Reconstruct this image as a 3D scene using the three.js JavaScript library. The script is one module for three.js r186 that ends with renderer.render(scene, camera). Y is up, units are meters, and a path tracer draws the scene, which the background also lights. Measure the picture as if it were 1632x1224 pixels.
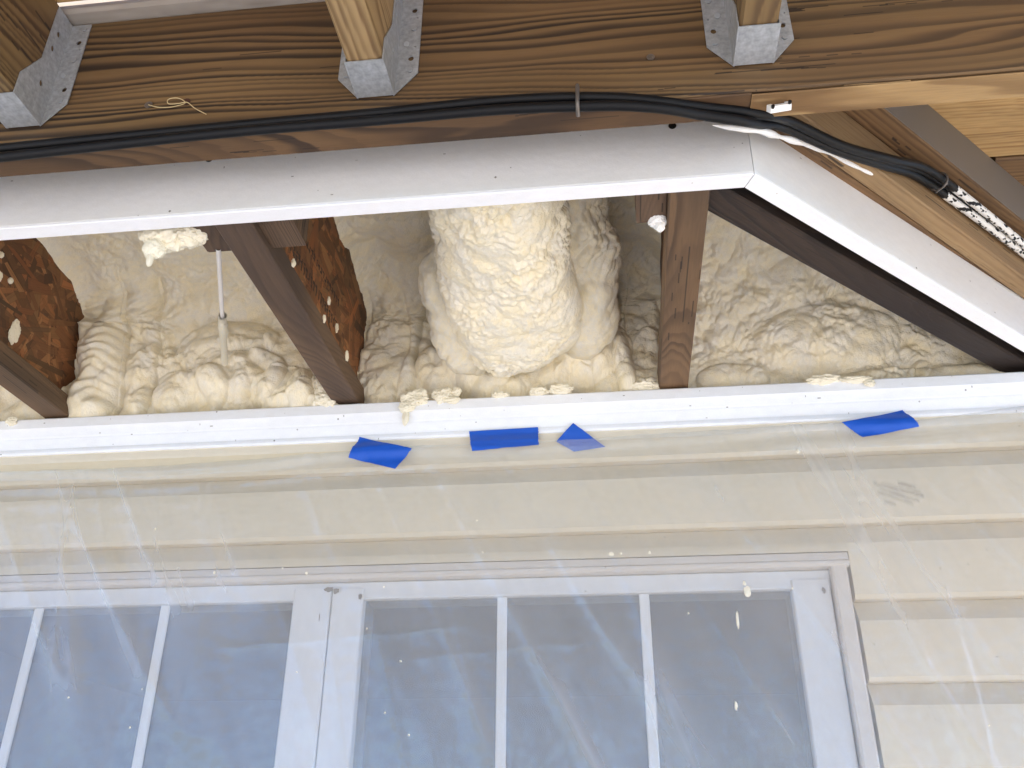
import * as THREE from 'three';
import { Sky } from 'three/addons/objects/Sky.js';
import { ImprovedNoise } from 'three/addons/math/ImprovedNoise.js';
import { mergeGeometries, mergeVertices, toCreasedNormals } from 'three/addons/utils/BufferGeometryUtils.js';

// ---------------------------------------------------------------- camera, sky, sun, exposure
const scene = new THREE.Scene();
const camera = new THREE.PerspectiveCamera(45.88, 4 / 3, 0.02, 1200);
camera.position.set(0, 1.55, 1.357);
camera.rotation.set(0.47825, 0.12248, 0.00708, 'YXZ');
const SUN = new THREE.Vector3(0.38, 0.80, 0.62).normalize();
const sky = new Sky();
sky.name = 'sky';
sky.scale.setScalar(1000);
sky.userData.kind = 'structure';
Object.entries({ turbidity: 7, rayleigh: 0.4, mieCoefficient: 0.004, mieDirectionalG: 0.75, cloudCoverage: 0.45, cloudDensity: 0.35 }).forEach(([k, v]) => { sky.material.uniforms[k].value = v; });
sky.material.uniforms.sunPosition.value.copy(SUN);
scene.add(sky);
scene.environmentIntensity = 0.3;
const sun = new THREE.DirectionalLight(0xfff4e6, 4.6);
sun.position.copy(SUN).multiplyScalar(12);
sun.castShadow = true;
sun.shadow.mapSize.set(4096, 4096);
Object.assign(sun.shadow.camera, { left: -6, right: 6, top: 6, bottom: -6, near: 0.5, far: 30 });
scene.add(sun);
const renderer = new THREE.WebGLRenderer({ antialias: true });
renderer.toneMapping = THREE.LinearToneMapping;
renderer.toneMappingExposure = 2.75;
renderer.shadowMap.enabled = true;

// ---------------------------------------------------------------- helpers
const PN = new ImprovedNoise();
const noise = (x, y, z) => PN.noise(x + 31.7, y + 17.3, z + 57.1);
function rng(seed) { let a = seed >>> 0; return () => { a = (a + 0x6D2B79F5) >>> 0; let t = a; t = Math.imul(t ^ (t >>> 15), t | 1); t ^= t + Math.imul(t ^ (t >>> 7), t | 61); return ((t ^ (t >>> 14)) >>> 0) / 4294967296; }; }
const clamp = (x, a = 0, b = 1) => Math.min(b, Math.max(a, x));
const sstep = (a, b, x) => { const t = clamp((x - a) / (b - a)); return t * t * (3 - 2 * t); };
const lerp = (a, b, t) => a + (b - a) * t;
const V = (x, y, z) => new THREE.Vector3(x, y, z);
const used = {};
function numbered(n) { used[n] = (used[n] ?? -1) + 1; return used[n] ? `${n}_${String(used[n]).padStart(3, '0')}` : n; }
function tag(o, label, category, group, kind) { o.userData.label = label; o.userData.category = category; if (group) o.userData.group = group; if (kind) o.userData.kind = kind; return o; }
function thing(name, label, category, group) { const g = new THREE.Group(); g.name = numbered(name); scene.add(g); return tag(g, label, category, group); }
function mesh(name, geo, mat, parent = scene) {
  const m = new THREE.Mesh(geo, mat); m.name = parent === scene ? numbered(name) : name; m.castShadow = m.receiveShadow = true; parent.add(m); return m;
}
function structure(name, geo, mat) { const m = mesh(name, geo, mat); m.userData.kind = 'structure'; return m; }

// profile [[p,q],...] swept along w; uv in metres (u along, v round the profile)
function prism(profile, P, Q, W, origin, len, { crease = 0.5, caps = true, segs = 1, vOff = 0, uOff = 0, m0 = 0, m1 = 0 } = {}) {
  const pos = [], uv = [], n = profile.length;
  const at = (i, t) => { const [p, q] = profile[i % n]; return V(0, 0, 0).addScaledVector(P, p).addScaledVector(Q, q).addScaledVector(W, t + q * lerp(m0, m1, t / len)).add(origin); };
  const area = profile.reduce((s, [a, b], i) => { const [c, d] = profile[(i + 1) % n]; return s + a * d - c * b; }, 0);
  const flip = (area > 0) !== (V().copy(P).cross(Q).dot(W) > 0);
  const tri = (a, b, c, ua, ub, uc) => { if (flip) { [b, c] = [c, b];[ub, uc] = [uc, ub]; } for (const v of [a, b, c]) pos.push(v.x, v.y, v.z); uv.push(...ua, ...ub, ...uc); };
  let run = vOff;
  for (let i = 0; i < n; i++) {
    const [a, b] = profile[i], [c, d] = profile[(i + 1) % n], L = Math.hypot(c - a, d - b);
    for (let s = 0; s < segs; s++) {
      const t0 = len * s / segs, t1 = len * (s + 1) / segs;
      const A = at(i, t0), B = at(i + 1, t0), Cc = at(i + 1, t1), D = at(i, t1);
      tri(A, B, Cc, [t0 + uOff, run], [t0 + uOff, run + L], [t1 + uOff, run + L]); tri(A, Cc, D, [t0 + uOff, run], [t1 + uOff, run + L], [t1 + uOff, run]);
    }
    run += L;
  }
  if (caps) {
    const tris = THREE.ShapeUtils.triangulateShape(profile.map(([p, q]) => new THREE.Vector2(p, q)), []);
    for (const [i, j, k] of tris) for (const t of [0, len]) {
      const idx = t ? [i, j, k] : [i, k, j];
      tri(...idx.map((m) => at(m, t)), ...idx.map((m) => [profile[m][0], profile[m][1] + vOff]));
    }
  }
  const g = new THREE.BufferGeometry();
  g.setAttribute('position', new THREE.Float32BufferAttribute(pos, 3)); g.setAttribute('uv', new THREE.Float32BufferAttribute(uv, 2));
  g.computeVertexNormals();
  return crease ? toCreasedNormals(g, crease) : g;
}
const X = V(1, 0, 0), Y = V(0, 1, 0), Z = V(0, 0, 1);
// chamfered rectangle profile
const rect = (p0, q0, p1, q1, c = 0.0015) => [[p0 + c, q0], [p1 - c, q0], [p1, q0 + c], [p1, q1 - c], [p1 - c, q1], [p0 + c, q1], [p0, q1 - c], [p0, q0 + c]];
// box along one axis, chamfered
function bar(x0, x1, y0, y1, z0, z1, axis = 'x', o = {}) {
  const c = o.c ?? 0.0015;
  if (axis === 'x') return prism(rect(y0, z0, y1, z1, c), Y, Z, X, V(x0, 0, 0), x1 - x0, o);
  if (axis === 'z') return prism(rect(x0, y0, x1, y1, c), X, Y, Z, V(0, 0, z0), z1 - z0, o);
  return prism(rect(z0, x0, z1, x1, c), Z, X, Y, V(0, y0, 0), y1 - y0, o);
}
const U45 = V(1, 0, -1).normalize(), N45 = V(1, 0, 1).normalize();
const UF = V(0.429, 0, -0.407).normalize(), NF = V(0.407, 0, 0.429).normalize();

// ---------------------------------------------------------------- textures
function dataTex(w, h, fn, { srgb = true, rep = [1, 1] } = {}) {
  const d = new Uint8Array(w * h * 4);
  for (let j = 0; j < h; j++) for (let i = 0; i < w; i++) { const c = fn(i / w, j / h, i, j), k = (j * w + i) * 4; d[k] = clamp(c[0], 0, 255); d[k + 1] = clamp(c[1], 0, 255); d[k + 2] = clamp(c[2], 0, 255); d[k + 3] = 255; }
  const t = new THREE.DataTexture(d, w, h); if (srgb) t.colorSpace = THREE.SRGBColorSpace;
  t.wrapS = t.wrapT = THREE.RepeatWrapping; t.magFilter = THREE.LinearFilter; t.minFilter = THREE.LinearMipmapLinearFilter; t.generateMipmaps = true; t.repeat.set(...rep); t.needsUpdate = true; return t;
}
const mix3 = (a, b, t) => [lerp(a[0], b[0], t), lerp(a[1], b[1], t), lerp(a[2], b[2], t)];
// sawn board: rings of a log with its pith behind the face, wandering along the length
function wood({ w = 1024, h = 256, len = 1.6, wid = 0.4, seed = 1, pith = 0.05, centre = 0.4, ring = 0.006, early, late, contrast = 1, stain = 0.3, stainCol = [60, 42, 28], wander = 0.05, rough = 0.75, bump = 0.0005, warp = 0.007, crackle = 0 }) {
  const s = seed * 13.37;
  const hts = new Float32Array(w * h);
  const map = dataTex(w, h, (u, v, i, j) => {
    const x = u * len, y = (v - centre) * wid;
    const cy = wander * noise(x * 0.9, s, 1.5), d = pith * (1 + 0.7 * noise(x * 1.3, s + 4, 7.5));
    let r = Math.hypot(y - cy, d) + warp * noise(x * 2.1, y * 11, s) + 0.3 * warp * noise(x * 5.5, y * 34, s + 9) + 0.0009 * noise(x * 14, y * 90, s + 11);
    let t = r / ring + 1.5 * noise(r / ring * 0.3, s, 3.3);
    const k = Math.floor(t), f = t - k, strength = 0.3 + 1.9 * Math.abs(noise(k * 0.73, s + x * 0.25, 8.8)) + 0.35 * noise(x * 1.7, y * 16, s + 50);
    const lateW = sstep(0.25, 0.82, f) * (1 - sstep(0.9, 1.0, f));
    const fibre = noise(x * 26, y * 900, s + 2) * 0.6 + noise(x * 60, y * 2200, s + 5) * 0.4;
    let a = clamp(lateW * contrast * strength + fibre * 0.13);
    let c = mix3(early, late, a);
    const st = clamp(stain * (0.6 + 1.6 * noise(x * 2.2, y * 9, s + 20) + 0.8 * noise(x * 7, y * 30, s + 21)));
    c = mix3(c, stainCol, st);
    const m = 1 + 0.12 * fibre + 0.1 * noise(x * 5, y * 20, s + 30);
    { const q = Math.abs(noise(x * 1.6, y * 120, s + 40)), on = noise(x * 2.3, y * 10, s + 60); if (on > 0.22 && q < 0.016) c = mix3(c, [30, 21, 15], 0.75); }
    hts[j * w + i] = clamp(0.6 - 0.45 * a + 0.25 * fibre);
    return [c[0] * m, c[1] * m, c[2] * m];
  }, { rep: [1 / len, 1 / wid] });
  const bm = dataTex(w, h, (u, v, i, j) => { const q = hts[j * w + i] * 255; return [q, q, q]; }, { srgb: false, rep: [1 / len, 1 / wid] });
  return new THREE.MeshStandardMaterial({ map, bumpMap: bm, bumpScale: bump, roughness: rough });
}
const ledgerWood = wood({ w: 2048, h: 512, len: 2.3, wid: 0.5, seed: 3, pith: 0.05, centre: 0.27, ring: 0.0105, warp: 0.022, early: [122, 96, 62], late: [38, 28, 19], contrast: 1.0, stain: 0.2, stainCol: [84, 58, 38], wander: 0.06 });
const undersideWood = wood({ w: 2048, h: 128, len: 2.3, wid: 0.1, seed: 5, pith: 0.12, ring: 0.004, early: [106, 80, 52], late: [58, 42, 28], contrast: 0.9, stain: 0.3, stainCol: [74, 52, 34], warp: 0.004 });
const paleUnderside = wood({ w: 1024, h: 128, len: 1.6, wid: 0.1, seed: 6, pith: 0.14, ring: 0.005, early: [168, 138, 94], late: [116, 88, 55], contrast: 0.8, stain: 0.15, stainCol: [120, 90, 58], warp: 0.004 });
const joistWood = wood({ w: 1024, h: 256, len: 1.7, wid: 0.5, seed: 8, pith: 0.06, ring: 0.0055, early: [172, 146, 104], late: [112, 86, 55], contrast: 0.9, stain: 0.15, stainCol: [96, 70, 44] });
const joistDark = wood({ w: 1024, h: 256, len: 1.7, wid: 0.5, seed: 11, pith: 0.2, ring: 0.0042, early: [124, 101, 66], late: [66, 49, 31], contrast: 0.95, stain: 0.2, stainCol: [86, 60, 38] });
const deckWood = wood({ w: 1024, h: 256, len: 2.4, wid: 0.6, seed: 14, pith: 0.09, ring: 0.006, early: [190, 156, 104], late: [136, 100, 60], contrast: 0.75, stain: 0.12, stainCol: [112, 84, 54] });
const greyDeck = wood({ w: 512, h: 128, len: 2.4, wid: 0.6, seed: 15, pith: 0.09, ring: 0.005, early: [176, 168, 158], late: [140, 130, 120], contrast: 0.5, stain: 0.1, stainCol: [120, 112, 104] });
const tanWood = wood({ w: 1024, h: 256, len: 1.4, wid: 0.4, seed: 17, pith: 0.1, ring: 0.005, early: [158, 131, 94], late: [120, 92, 60], contrast: 0.6, stain: 0.2, stainCol: [112, 82, 54] });
const brownWood = wood({ w: 1024, h: 256, len: 1.4, wid: 0.4, seed: 19, pith: 0.08, ring: 0.005, early: [128, 98, 64], late: [82, 59, 37], contrast: 0.8, stain: 0.2, stainCol: [70, 48, 32] });
const flangeWood = wood({ w: 1024, h: 256, len: 1.1, wid: 0.3, seed: 23, pith: 0.1, ring: 0.004, early: [112, 88, 66], late: [72, 55, 42], contrast: 0.6, stain: 0.5, stainCol: [66, 52, 44] });
const flangeLight = wood({ w: 1024, h: 256, len: 1.1, wid: 0.3, seed: 27, pith: 0.1, ring: 0.004, early: [122, 94, 66], late: [82, 61, 42], contrast: 0.6, stain: 0.4, stainCol: [66, 52, 40] });
const endGrain = wood({ w: 256, h: 256, len: 0.1, wid: 0.1, seed: 29, pith: 0.004, ring: 0.004, wander: 0.0, early: [104, 82, 62], late: [58, 44, 34], contrast: 0.8, stain: 0.2 });
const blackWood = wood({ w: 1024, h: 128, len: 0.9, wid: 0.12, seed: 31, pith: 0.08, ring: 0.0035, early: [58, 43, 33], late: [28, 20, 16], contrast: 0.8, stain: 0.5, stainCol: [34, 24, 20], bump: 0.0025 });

// oriented strand board: overlapping thin flakes, stamped ink marks
function osb(seed, stamped) {
  const c = document.createElement('canvas'); c.width = 1024; c.height = 512; const g = c.getContext('2d'), R = rng(seed);
  g.fillStyle = 'rgb(112,66,34)'; g.fillRect(0, 0, 1024, 512);
  for (let k = 0; k < 1500; k++) {
    const x = R() * 1024, y = R() * 512, a = (R() < 0.65 ? 0 : Math.PI / 2) + (R() - 0.5) * 1.3, L = 50 + R() * 130, w = 12 + R() * 34, b = 0.55 + R() * 0.75, hot = R();
    g.save(); g.translate(x, y); g.rotate(a);
    g.fillStyle = `rgba(${128 * b | 0},${(78 + hot * 14) * b | 0},${(42 + hot * 14) * b | 0},${0.65 + R() * 0.35})`;
    g.beginPath(); g.moveTo(-L / 2, -w / 2 * R()); g.lineTo(L / 2 * (0.7 + 0.3 * R()), -w / 2); g.lineTo(L / 2, w / 2 * R()); g.lineTo(-L / 2 * (0.7 + 0.3 * R()), w / 2); g.closePath(); g.fill();
    g.strokeStyle = 'rgba(60,32,16,0.35)'; g.lineWidth = 1; g.stroke();
    g.strokeStyle = 'rgba(70,38,18,0.25)'; for (let q = 0; q < 3; q++) { const yy = (R() - 0.5) * w * 0.8; g.beginPath(); g.moveTo(-L / 2.3, yy); g.lineTo(L / 2.4, yy + R() * 2); g.stroke(); }
    g.restore();
  }
  if (stamped) {                                     // faint broken ink stamp along the joist
    g.fillStyle = 'rgba(24,18,14,0.86)';
    const blot = (x, y, w, h) => { g.save(); g.translate(x, y); g.rotate((R() - 0.5) * 0.1); g.fillRect(-w / 2, -h / 2, w, h); g.restore(); };
    for (const row of [[372, 30], [300, 20]]) for (let x = 300; x < 860; x += 19) { const h = row[1] * (0.8 + 0.3 * R()); blot(x, row[0], 6, h); if (R() < 0.7) blot(x + 6, row[0] + (R() - 0.5) * h * 0.8, 11, 6); if (R() < 0.5) blot(x + 6, row[0] - h * 0.4, 11, 5); }
    g.lineWidth = 9; g.strokeStyle = 'rgba(24,18,14,0.8)';
    g.beginPath(); g.ellipse(790, 190, 66, 44, 0, 0, 7); g.stroke(); for (let q = 0; q < 26; q++) blot(735 + R() * 110, 160 + R() * 60, 5 + R() * 9, 12 + R() * 10);
    g.fillStyle = 'rgba(130,76,40,0.75)'; for (let q = 0; q < 420; q++) { g.save(); g.translate(280 + R() * 600, 140 + R() * 260); g.rotate((R() - 0.5) * 0.6); g.fillRect(0, 0, 8 + R() * 26, 1 + R() * 2.4); g.restore(); }
  }
  const t = new THREE.CanvasTexture(c); t.colorSpace = THREE.SRGBColorSpace; t.wrapS = t.wrapT = THREE.RepeatWrapping; t.repeat.set(1 / 0.62, 1 / 0.31);
  const b = t.clone(); b.colorSpace = THREE.NoColorSpace;
  return new THREE.MeshStandardMaterial({ map: t, bumpMap: b, bumpScale: 0.0012, roughness: 0.7 });
}
// painted metal and vinyl, with small specks of dirt
function painted(base, specks, seed, rough = 0.45, dirt = [70, 60, 50]) {
  const R = rng(seed), w = 1024, h = 256, dots = new Float32Array(w * h);
  for (let k = 0; k < specks; k++) { const x = R() * w | 0, y = R() * h | 0, rx = 0.5 + R() * R() * 1.6, ry = 0.5 + R() * 0.8, a = 0.3 + R() * 0.6; for (let j = -3; j <= 3; j++) for (let i = -4; i <= 4; i++) { const q = (i / rx) ** 2 + (j / ry) ** 2; if (q < 1) dots[((y + j + h) % h) * w + (x + i + w) % w] = a; } }
  const map = dataTex(w, h, (u, v, i, j) => {
    const m = 1 + 0.018 * noise(u * 9, v * 5, seed) + 0.014 * noise(u * 60, v * 30, seed + 3) + 0.012 * noise(u * 400, v * 120, seed + 5);
    return mix3(base.map((c) => c * m), dirt, dots[j * w + i]);
  }, { rep: [1 / 1.0, 1 / 0.25] });
  const bm = dataTex(256, 256, (u, v) => { const q = 128 + 70 * noise(u * 24, v * 24, seed) + 50 * noise(u * 90, v * 90, seed); return [q, q, q]; }, { srgb: false, rep: [6, 6] });
  return new THREE.MeshStandardMaterial({ map, bumpMap: bm, bumpScale: 0.00025, roughness: rough });
}
const fasciaPaint = painted([235, 234, 232], 60, 41, 0.42);
const lipPaint = painted([244, 244, 246], 30, 43, 0.4, [120, 100, 80]);
const mouldPaint = painted([243, 244, 247], 90, 45, 0.38);
const vinyl = painted([228, 213, 183], 26, 47, 0.5, [120, 108, 92]);
const tanVinyl = painted([222, 211, 190], 10, 49, 0.5);
const framePaint = painted([226, 224, 220], 40, 51, 0.45, [110, 98, 84]);
const casingPaint = painted([222, 211, 196], 30, 53, 0.5, [96, 82, 66]);
const galvTex = dataTex(256, 256, (u, v) => { const a = noise(u * 14, v * 14, 2.2), b = noise(u * 34, v * 34, 5.1), m = 168 + 20 * a + 12 * b; return [m * 0.98, m, m * 1.02]; }, { rep: [12, 12] });
const galv = new THREE.MeshStandardMaterial({ map: galvTex, metalness: 0.2, roughness: 0.42 });
const nailSteel = new THREE.MeshStandardMaterial({ color: 0x77706a, metalness: 0.6, roughness: 0.5 });
const screwBlack = new THREE.MeshStandardMaterial({ color: 0x1c1a1a, metalness: 0.3, roughness: 0.5 });
const rust = new THREE.MeshStandardMaterial({ color: 0x4a3026, roughness: 0.8 });
const cableRubber = new THREE.MeshPhysicalMaterial({ color: 0x0c0c0e, roughness: 0.5, specularIntensity: 0.5 });
const whitePlastic = new THREE.MeshStandardMaterial({ color: 0xf0efec, roughness: 0.4 });
const flashing = new THREE.MeshStandardMaterial({ color: 0x7b746d, roughness: 0.55, metalness: 0.15 });
const foamTex = dataTex(512, 512, (u, v) => { const a = noise(u * 7, v * 7, 1.1), b = noise(u * 30, v * 30, 3.1), c = noise(u * 120, v * 120, 6.1); const m = 1.0 + 0.02 * a + 0.025 * b + 0.03 * c; const y = clamp(0.5 + 0.9 * a + 0.5 * b); return [240 * m, (232 - 5 * y) * m, (212 - 18 * y) * m]; }, { rep: [3, 3] });
const foamBump = dataTex(512, 512, (u, v) => { const q = 128 + 60 * noise(u * 60, v * 60, 2.5) + 50 * noise(u * 150, v * 150, 4.5); return [q, q, q]; }, { srgb: false, rep: [5, 5] });
const foamMat = new THREE.MeshStandardMaterial({ map: foamTex, bumpMap: foamBump, bumpScale: 0.0016, roughness: 0.55 });
const freshFoam = new THREE.MeshStandardMaterial({ color: new THREE.Color(0.87, 0.8, 0.63), roughness: 0.42 });

// ---------------------------------------------------------------- ground
const concrete = new THREE.MeshStandardMaterial({ map: dataTex(512, 512, (u, v) => { const m = 196 + 10 * noise(u * 8, v * 8, 1) + 9 * noise(u * 50, v * 50, 2) + 10 * noise(u * 160, v * 160, 3); return [m, m * 0.985, m * 0.96]; }, { rep: [3, 3] }), roughness: 0.9 });
structure('lawn', new THREE.PlaneGeometry(900, 900).rotateX(-Math.PI / 2).translate(0, -0.06, 0), new THREE.MeshStandardMaterial({ color: new THREE.Color(0.07, 0.1, 0.035), roughness: 1 }));
structure('patio', bar(-9, 9, -0.05, 0, -0.02, 17, 'x', { c: 0.004 }), concrete);

// trees across the garden behind the viewer: the window and the plastic mirror them
{
  const bark = new THREE.MeshStandardMaterial({ color: new THREE.Color(0.09, 0.065, 0.045), roughness: 0.95 });
  const leaf = new THREE.MeshStandardMaterial({ color: new THREE.Color(0.06, 0.085, 0.03), roughness: 0.85, side: THREE.DoubleSide });
  const spots = [[-1.9, 19.5, 7.6, 'leftmost'], [1.9, 18.6, 8.2, 'second'], [5.3, 19.8, 7.9, 'third'], [8.9, 18.7, 8.4, 'fourth'], [12.6, 19.4, 8.0, 'fifth']];
  spots.forEach(([x, z, h, w], n) => {
    const R = rng(100 + n), t = thing('garden_tree', `${w} of the leafy trees in a row across the garden`, 'tree', 'trees across the garden');
    const limbs = [new THREE.CylinderGeometry(0.09, 0.17, h * 0.62, 9).translate(x, h * 0.31, z)];
    for (let k = 0; k < 7; k++) { const a = R() * 6.28, L = h * (0.22 + 0.15 * R()), g = new THREE.CylinderGeometry(0.025, 0.06, L, 6).translate(0, L / 2, 0).rotateZ(0.7 + 0.4 * R()).rotateY(a).translate(x, h * (0.3 + 0.05 * k), z); limbs.push(g); }
    mesh('trunk', mergeGeometries(limbs), bark, t);
    const pos = [], clumps = Array.from({ length: 42 }, () => { const a = R() * 6.28, v = R(), rr = 1.9 * Math.sqrt(R()) * Math.sin(Math.PI * (0.16 + 0.8 * v)); return [x + rr * Math.cos(a), h * (0.22 + 0.76 * v), z + rr * Math.sin(a), 0.45 + 0.35 * R()]; });
    for (const [cx, cy, cz, r] of clumps) for (let k = 0; k < 120; k++) {
      const d = V(R() - 0.5, R() - 0.5, R() - 0.5).normalize().multiplyScalar(r * Math.cbrt(R())), p = V(cx, cy, cz).add(d), e1 = V(R() - 0.5, R() - 0.5, R() - 0.5).normalize().multiplyScalar(0.11), e2 = V(R() - 0.5, R() - 0.5, R() - 0.5).normalize().multiplyScalar(0.07);
      const A = p.clone().add(e1), B = p.clone().add(e2), Cc = p.clone().sub(e1), D = p.clone().sub(e2); for (const q of [A, B, Cc, A, Cc, D]) pos.push(q.x, q.y, q.z);
    }
    const g = new THREE.BufferGeometry(); g.setAttribute('position', new THREE.Float32BufferAttribute(pos, 3)); g.computeVertexNormals(); mesh('crown', g, leaf, t);
  });
}

// ---------------------------------------------------------------- house wall with lap siding
const WX0 = -1.172, WX1 = 0.304, WY0 = 0.86, WY1 = 1.925;     // opening for the window
{
  const wall = thing('house_wall', 'beige lap-sided house wall around the window, behind the clear plastic', 'wall');
  const sheathing = new THREE.MeshStandardMaterial({ color: 0x8d7b62, roughness: 0.9 });
  for (const [x0, x1, y0, y1] of [[-3.4, WX0, 0, 2.205], [WX1, 3.4, 0, 2.205], [WX0, WX1, 0, WY0], [WX0, WX1, WY1, 2.205]]) mesh('sheathing', bar(x0, x1, y0, y1, -0.14, -0.006, 'x'), sheathing, wall);
  const EXPO = 0.1137, BUTT = 1.877;
  const stainMat = vinyl.clone();
  {
    const R = rng(7), w = 2048, h = 256, d = new Float32Array(w * h);
    // brushed smear of grey dirt on one course (course texture: 2 m x 0.25 m)
    for (let k = 0; k < 15; k++) { const cx = 1262 + R() * 46, cy = 66 + R() * 34, L = 5 + R() * 12, a = 0.14 + R() * 0.22; for (let i = -L; i < L; i++) for (let j = -5; j <= 5; j++) { const x = (cx + i) | 0, y = (cy + j + i * 0.35) | 0; if (y > 0 && y < h && R() < 0.8) d[y * w + x] = Math.max(d[y * w + x], a * (1 - Math.abs(j) / 6)); } }
    stainMat.map = dataTex(w, h, (u, v, i, j) => { const m = 1 + 0.018 * noise(u * 18, v * 5, 47) + 0.014 * noise(u * 120, v * 30, 50); return mix3([228 * m, 213 * m, 183 * m], [96, 86, 74], d[j * w + i]); }, { rep: [1 / 2, 1 / 0.25] });
  }
  const profile = () => {                       // y measured down from the butt above: cove, then flat face, then the butt edge
    const pts = [[0, -0.006], [0, -0.005]];
    for (let k = 1; k <= 8; k++) { const t = k / 8; pts.push([-0.031 * t, -0.005 + 0.0215 * Math.pow(t, 0.9)]); }
    pts.push([-EXPO + 0.009, 0.0172], [-EXPO + 0.006, 0.0168], [-EXPO + 0.001, 0.0125], [-EXPO, 0.011], [-EXPO, -0.0045], [-EXPO + 0.003, -0.006]);
    return pts;
  };
  for (let k = -17; k <= 2; k++) {
    const top = BUTT + EXPO * (k + 1);
    const lo = top - EXPO;
    let spans = [[-3.4, 3.4]];
    if (lo < WY1 + 0.02 && top > WY0 - 0.03) spans = [[-3.4, WX0 - 0.03], [WX1 + 0.028, 3.4]];
    if (lo < WY1 + 0.012 && top > WY1 + 0.012) spans = [[-3.4, WX0 - 0.03], [WX1 + 0.028, 3.4]];
    for (const [x0, x1] of spans) mesh('siding_course', prism(profile(), Y, Z, X, V(x0, top, 0), x1 - x0, { crease: 0.25, uOff: x0 + 0.83 - (k === 1 ? 0 : 0.37 * k) }), k === 1 ? stainMat : vinyl, wall);
    // the piece of course above the window head
    if (lo < WY1 + 0.012 && top > WY1 + 0.012) {
      const cut = profile().filter(([y]) => top + y > WY1 + 0.022); const yb = WY1 + 0.022 - top; cut.push([yb, 0.0168], [yb, -0.006]);
      mesh('siding_course', prism(cut, Y, Z, X, V(WX0 - 0.03, top, 0), WX1 - WX0 + 0.058, { crease: 0.6 }), vinyl, wall);
    }
  }
  mesh('frieze_strip', prism([[2.140, -0.006], [2.140, 0.0165], [2.143, 0.018], [2.158, 0.018], [2.158, -0.006]], Y, Z, X, V(-3.4, 0, 0), 6.8), tanVinyl, wall);
}
// crown moulding at the top of the wall
{
  const t = thing('crown_moulding', 'glossy white stepped moulding along the wall below the open soffit', 'moulding');
  mesh('moulding_strip', prism([[2.155, 0.002], [2.156, 0.021], [2.159, 0.0225], [2.163, 0.0225], [2.166, 0.0215], [2.170, 0.0225], [2.181, 0.0268], [2.1835, 0.0272], [2.186, 0.0286], [2.198, 0.0325], [2.2005, 0.034], [2.217, 0.034], [2.219, 0.0325], [2.219, 0.002]], Y, Z, X, V(-1.9, 0, 0), 4.2, { crease: 0.35 }), mouldPaint, t);
  mesh('top_plate', bar(-1.9, 2.3, 2.206, 2.2185, -0.30, 0.0015, 'x'), brownWood, t);
}

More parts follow.
